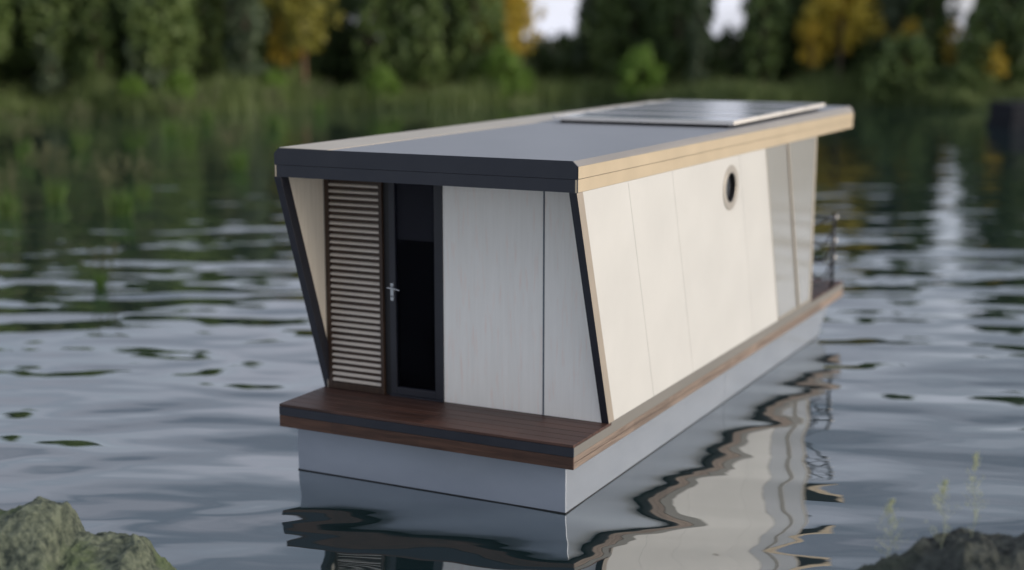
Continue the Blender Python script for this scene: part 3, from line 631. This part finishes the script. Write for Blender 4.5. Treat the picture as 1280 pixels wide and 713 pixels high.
# front row: bearings read off the bank, each tree rooted at its own distance
FRONT = [  # px, extra distance behind the shore, kind, scale, label
 (-40, 5, 'mid', 1.15, 'bushy green tree at the far left end of the tree line'),
 (40, 7, 'poplar', 1.05, 'tall narrow green tree near the left edge above the reeds'),
 (95, 5, 'mid', 1.1, 'broad leafy green tree behind the reeds on the left'),
 (160, 8, 'dark', 1.15, 'dark green tree between two lighter trees on the left bank'),
 (68, 3, 'cool', 0.72, 'short cool green tree low in front of the narrow tree near the left edge'),
 (130, 3, 'poplar', 0.7, 'short narrow tree at the water between the broad leafy and dark trees on the left'),
 (188, 4, 'cool', 0.85, 'grey green narrow tree in front of the dark tree on the left bank'),
 (470, 3, 'poplar', 0.75, 'short light green tree right of the yellowing tree over the roof corner'),
 (530, 4, 'mid', 0.7, 'short leafy tree at the foot of the broad dark green tree'),
 (760, 5, 'mid', 0.75, 'short leafy tree left of the bright lime bush'),
 (870, 4, 'cool', 0.62, 'short cool green tree under the narrow sky gap over the roof'),
 (1225, 4, 'mid', 0.68, 'short leafy tree on the bank just left of the dark float'),
 (212, 5, 'mid', 1.05, 'mid green leafy tree left of the pale slender tree'),
 (258, 9, 'poplar', 1.0, 'narrow olive green tree just left of the pale slender tree'),
 (312, 3, 'cool', 0.95, 'pale grey green slender tree left of the yellowing tree'),
 (383, 2, 'olive', 0.98, 'yellowing olive tree on a bare reddish trunk, left of the houseboat roof'),
 (438, 9, 'dark', 0.72, 'dark tree under the small sky gap left of centre'),
 (500, 5, 'dark', 1.15, 'broad dark green tree right of the small left sky gap'),
 (560, 6, 'cool', 1.05, 'cool green narrow tree left of the golden tree'),
 (595, 4, 'mid', 0.95, 'leafy mid green tree touching the golden tree on its left'),
 (634, 3, 'gold', 0.92, 'golden autumn tree left of the large central sky gap'),
 (738, 6, 'cool', 0.95, 'slender tree with a grey trunk right of the large central sky gap'),
 (790, 8, 'dark', 1.15, 'dark green tree behind the bright lime bush'),
 (845, 6, 'dark', 1.0, 'broad dark green tree above the solar panels'),
 (950, 5, 'poplar', 1.05, 'tall green tree right of the narrow sky gap over the roof'),
 (985, 8, 'dark', 1.1, 'dark tree just left of the big yellow tree'),
 (1045, 3, 'yellow', 0.95, 'big yellow leafed tree on a pale trunk, right of the roof end'),
 (1103, 7, 'cool', 0.6, 'short cool green tree just right of the big yellow tree'),
 (1154, 8, 'poplar', 0.95, 'narrow green tree left of the right hand sky gap'),
 (1260, 5, 'dark', 1.15, 'dark green tree near the right edge above the dark float'),
 (1300, 7, 'mid', 1.1, 'green tree at the right end of the tree line'),
]
for px, ex, kind, sc, lab in FRONT:
    az = az_px(px); nm = {'poplar':'poplar_tree','cool':'slender_tree','gold':'golden_tree','olive':'yellowing_tree'}.get(kind, 'leafy_tree')
    tree(nm, kind, az, shore_dist(az)+ex, sc, lab, 'tree', 'trees along the far bank')
for px, ex, sc, lab in ((1045, 4, 0.8, 'golden leaves tree crowding into the big yellow tree'), (1185, 7, 0.5, 'small golden tree standing under the right hand sky gap'), (1130, 4, 0.55, 'small yellow tree left of the right hand sky gap'), (360, 4, 0.62, 'small golden tree in front of the yellowing olive tree'), (652, 6, 0.75, 'small golden tree beside the large central sky gap'), (1236, 3, 0.42, 'tiny golden tree by the water left of the dark float'), (1010, 3, 0.6, 'small golden tree just left of the big yellow tree'), (600, 5, 0.6, 'small golden tree left of the golden autumn tree')):
    az = az_px(px); tree('golden_tree', 'gold', az, shore_dist(az)+ex, sc, lab, 'tree', 'golden trees on the far bank')
# back rows (leave the sky gaps open)
GAPS = [(690, 30), (905, 17), (1197, 19), (458, 12)]
k = 0
for row, ex in ((1, 12), (2, 16), (3, 21), (4, 27)):
    px = -420 + row*13
    while px < 1720:
        az = az_px(px); D = shore_dist(az)+ex+random.uniform(-2, 2); wpx = 2.4/D*1778
        if not any(abs(px-g0) < gw+wpx*0.95 for g0, gw in GAPS):
            kind = random.choice(['dark','dark','mid','cool','poplar'])
            tree('leafy_tree', kind, az, D, random.uniform(0.95, 1.2), 'dark green tree in the dense wood behind the front row of trees', 'tree', 'trees of the wood behind the front row')
        px += random.uniform(24, 36)
# wings of the bank outside the frame (front row only)
for a, b in ((-1500, -60), (1340, 2100)):
    px = a
    while px < b:
        az = az_px(px); tree('leafy_tree', random.choice(['dark','mid','poplar']), az, shore_dist(az)+random.uniform(4, 9), random.uniform(0.9, 1.15), 'dark green tree in the dense wood behind the front row of trees', 'tree', 'trees of the wood behind the front row'); px += random.uniform(40, 60)
# shrubs under the trees
px = -100
SP = []
while px < 1400:
    az = az_px(px); kind = random.choice(['shrub','shrubdark','shrubdark']); sc = random.uniform(0.7, 1.0)
    tree('shrub', kind, az, shore_dist(az)+random.uniform(9, 12), sc, 'dark leafy shrub filling the foot of the far wood', 'shrub', 'shrubs at the foot of the wood'); px += random.uniform(26, 42)
for px, sc, ex, lab in ((800, 1.2, 0.6, 'bright lime green bush right behind the solar panels'), (628, 1.25, 0.8, 'bright green bush at the foot of the golden tree'), (650, 0.8, 0.8, 'small bright green bush right of the golden tree foot'), (1128, 1.15, 1.2, 'round mid green bush on the bank left of the white reflection'), (1205, 0.7, 2.6, 'low green bush on the bank left of the dark float'), (480, 0.8, 0.8, 'small bright bush under the dark tree left of centre'), (170, 0.7, 0.8, 'small bright bush left of the other one behind the reeds'), (230, 0.75, 0.8, 'small bright bush on the bank behind the reeds'), (345, 0.75, 0.8, 'small bright bush at the foot of the yellowing tree')):
    az = az_px(px); tree('bush', 'shrub' if 'mid green' in lab or 'low green' in lab else 'lime', az, shore_dist(az)+ex, sc, lab, 'bush', 'bushes on the far bank')

# tall grass along the bank: nobody could count it
bm_v, bm_f = [], []
rnd = random.Random(5)
for _ in range(32000):
    az = rnd.uniform(-46, 38); k = abs(rnd.gauss(0, 3.2)) - 0.5; D = shore_dist(az)+k; p = polar(az, D, land_z(az, D)-0.05)
    h = (0.35+1.9*max(0, 0.5+noise.noise(Vector((p.x*0.22, p.y*0.22, 3))))*rnd.uniform(0.5, 1.2)); a = rnd.uniform(0, 6.28); w_ = Vector((math.cos(a), math.sin(a), 0))*rnd.uniform(0.03, 0.08); l_ = Vector((rnd.gauss(0,.22), rnd.gauss(0,.22), 1))*h
    b = len(bm_v); bm_v += [tuple(p-w_), tuple(p+w_), tuple(p+l_*0.6+w_*0.8), tuple(p+l_), tuple(p+l_*0.6-w_*0.8)]; bm_f.append((b, b+1, b+2, b+3, b+4))
me = bpy.data.meshes.new('bank_grass'); me.from_pydata(bm_v, [], bm_f); me.materials.append(M['bank_grass'])
o = bpy.data.objects.new('bank_grass', me); COL.objects.link(o); tag(o, 'tall olive green grass along the far bank', 'grass', kind='stuff')

# reed clumps standing in the shallows on the left
def reed_meshes(seed, h):
    rnd = random.Random(seed); out = []
    vs, fs = [], []
    for k in range(70):
        a = rnd.uniform(0, 6.28); r = abs(rnd.gauss(0, 0.13)); p = Vector((r*math.cos(a), r*math.sin(a), -0.15)); ln = h*rnd.uniform(0.30, 0.62)
        d = Vector((math.cos(a)*rnd.uniform(0,.28), math.sin(a)*rnd.uniform(0,.28), 1)); b_ = rnd.uniform(0, 6.28); w_ = Vector((math.cos(b_), math.sin(b_), 0))*rnd.uniform(0.012, 0.022)
        b = len(vs); m1 = p+d*ln*0.55; vs += [p-w_, p+w_, m1+w_, p+d*ln+Vector((d.x,d.y,-0.1))*0.1, m1-w_]; fs.append((b, b+1, b+2, b+3, b+4))
    me = bpy.data.meshes.new('blades'); me.from_pydata([tuple(v) for v in vs], [], fs); me.materials.append(M['reed_green']); out.append(me)
    vs, fs = [], []
    for k in range(16):
        a = rnd.uniform(0, 6.28); r = abs(rnd.gauss(0, 0.25)); p = Vector((r*math.cos(a), r*math.sin(a), -0.1)); ln = h*rnd.uniform(0.66, 1.1)
        d = Vector((math.cos(a)*rnd.uniform(0,.22), math.sin(a)*rnd.uniform(0,.22), 1)); w_ = Vector((0.006, 0, 0)); w2 = Vector((0, 0.006, 0)); q = p+d*ln
        for ww in (w_, w2):
            b = len(vs); vs += [p-ww, p+ww, q+ww*0.5, q-ww*0.5]; fs.append((b, b+1, b+2, b+3))
        for m_ in range(44):
            c = q + Vector((rnd.gauss(0, 0.035), rnd.gauss(0, 0.035), -rnd.random()*0.42*h/1.8)); u = Vector((rnd.gauss(0,1), rnd.gauss(0,1), rnd.gauss(0,.6))).normalized()*rnd.uniform(0.014, 0.03); l_ = Vector((rnd.gauss(0,.4), rnd.gauss(0,.4), 1)).normalized()*rnd.uniform(0.03, 0.06)
            b = len(vs); vs += [c-u, c-l_*0.5, c+u, c+l_]; fs.append((b, b+1, b+2, b+3))
    me = bpy.data.meshes.new('plumes'); me.from_pydata([tuple(v) for v in vs], [], fs); me.materials.append(M['reed_plume']); out.append(me)
    return out
RM = [reed_meshes(s, 1.9) for s in (1, 2, 3)]
REEDS = [ # px, distance, scale, label
 (6, 40, 1.0, 'reed clump at the left edge of the photo, bright green at its foot'),
 (64, 43, 1.05, 'second reed clump from the left edge, tall with pale plumes'),
 (146, 39.5, 1.1, 'reed clump with the brightest green foot, right of the two at the left edge'),
 (118, 28, 0.52, 'small reed clump nearest the viewer, standing alone in the ripples'),
 (176, 43, 0.75, 'low dark reed clump just right of the brightest one'),
 (296, 52, 1.15, 'reed clump under the pale slender tree, green foot over the bright ripples'),
 (30, 58, 1.2, 'reed clump behind the two at the left edge'),
 (100, 62, 1.25, 'tall reed clump farther out between the left edge clumps'),
 (215, 70, 1.25, 'reed clump far out, left of the thin bright streak of water'),
 (262, 78, 1.3, 'reed clump far out, right of the thin bright streak of water'),
 (345, 74, 1.3, 'reed clump far out near the roof corner of the houseboat'),
 (-20, 66, 1.3, 'distant reed clump cut off by the left edge'),
 (400, 86, 1.3, 'distant reed clump beyond the houseboat roof, right of the yellowing tree'),
]
for i, (px, D, sc, lab) in enumerate(REEDS):
    az = az_px(px); e = empty('reed_clump', polar(az, D, 0), random.uniform(0, 6.28)); e.scale = (sc*1.05, sc*1.05, sc*0.86); tag(e, lab, 'reeds', 'reed clumps in the shallows')
    for n_, me in zip(('blades', 'plumes'), RM[i % 3]):
        o = bpy.data.objects.new(n_, me); COL.objects.link(o); o.parent = e

# ------------------------------------------------------------------ dark float moored at the right
az = az_px(1304); FL = empty('moored_float', polar(az, 80, 0), YAW+0.12); tag(FL, 'dark navy boxy float moored near the far bank at the right edge', 'boat')
bm = bmesh.new(); box(bm, -2.6, 2.6, -1.5, 1.5, -0.2, 0.32); link('hull', bm, M['float_dark'], FL, bevel=0.03)
bm = bmesh.new(); box(bm, -2.5, 2.4, -1.4, 1.4, 0.33, 1.22); cb = link('cabin', bm, M['float_dark'], FL, bevel=0.02)
bm = bmesh.new(); box(bm, -2.55, 2.45, -1.45, 1.45, 1.222, 1.30); link('roof', bm, M['float_dark'], FL, bevel=0.02)
for x in (-1.5, 0, 1.4):
    bm = bmesh.new(); box(bm, x-0.4, x+0.4, -1.31, -1.301, 0.6, 1.05); link('window', bm, M['glass_dark'], cb)
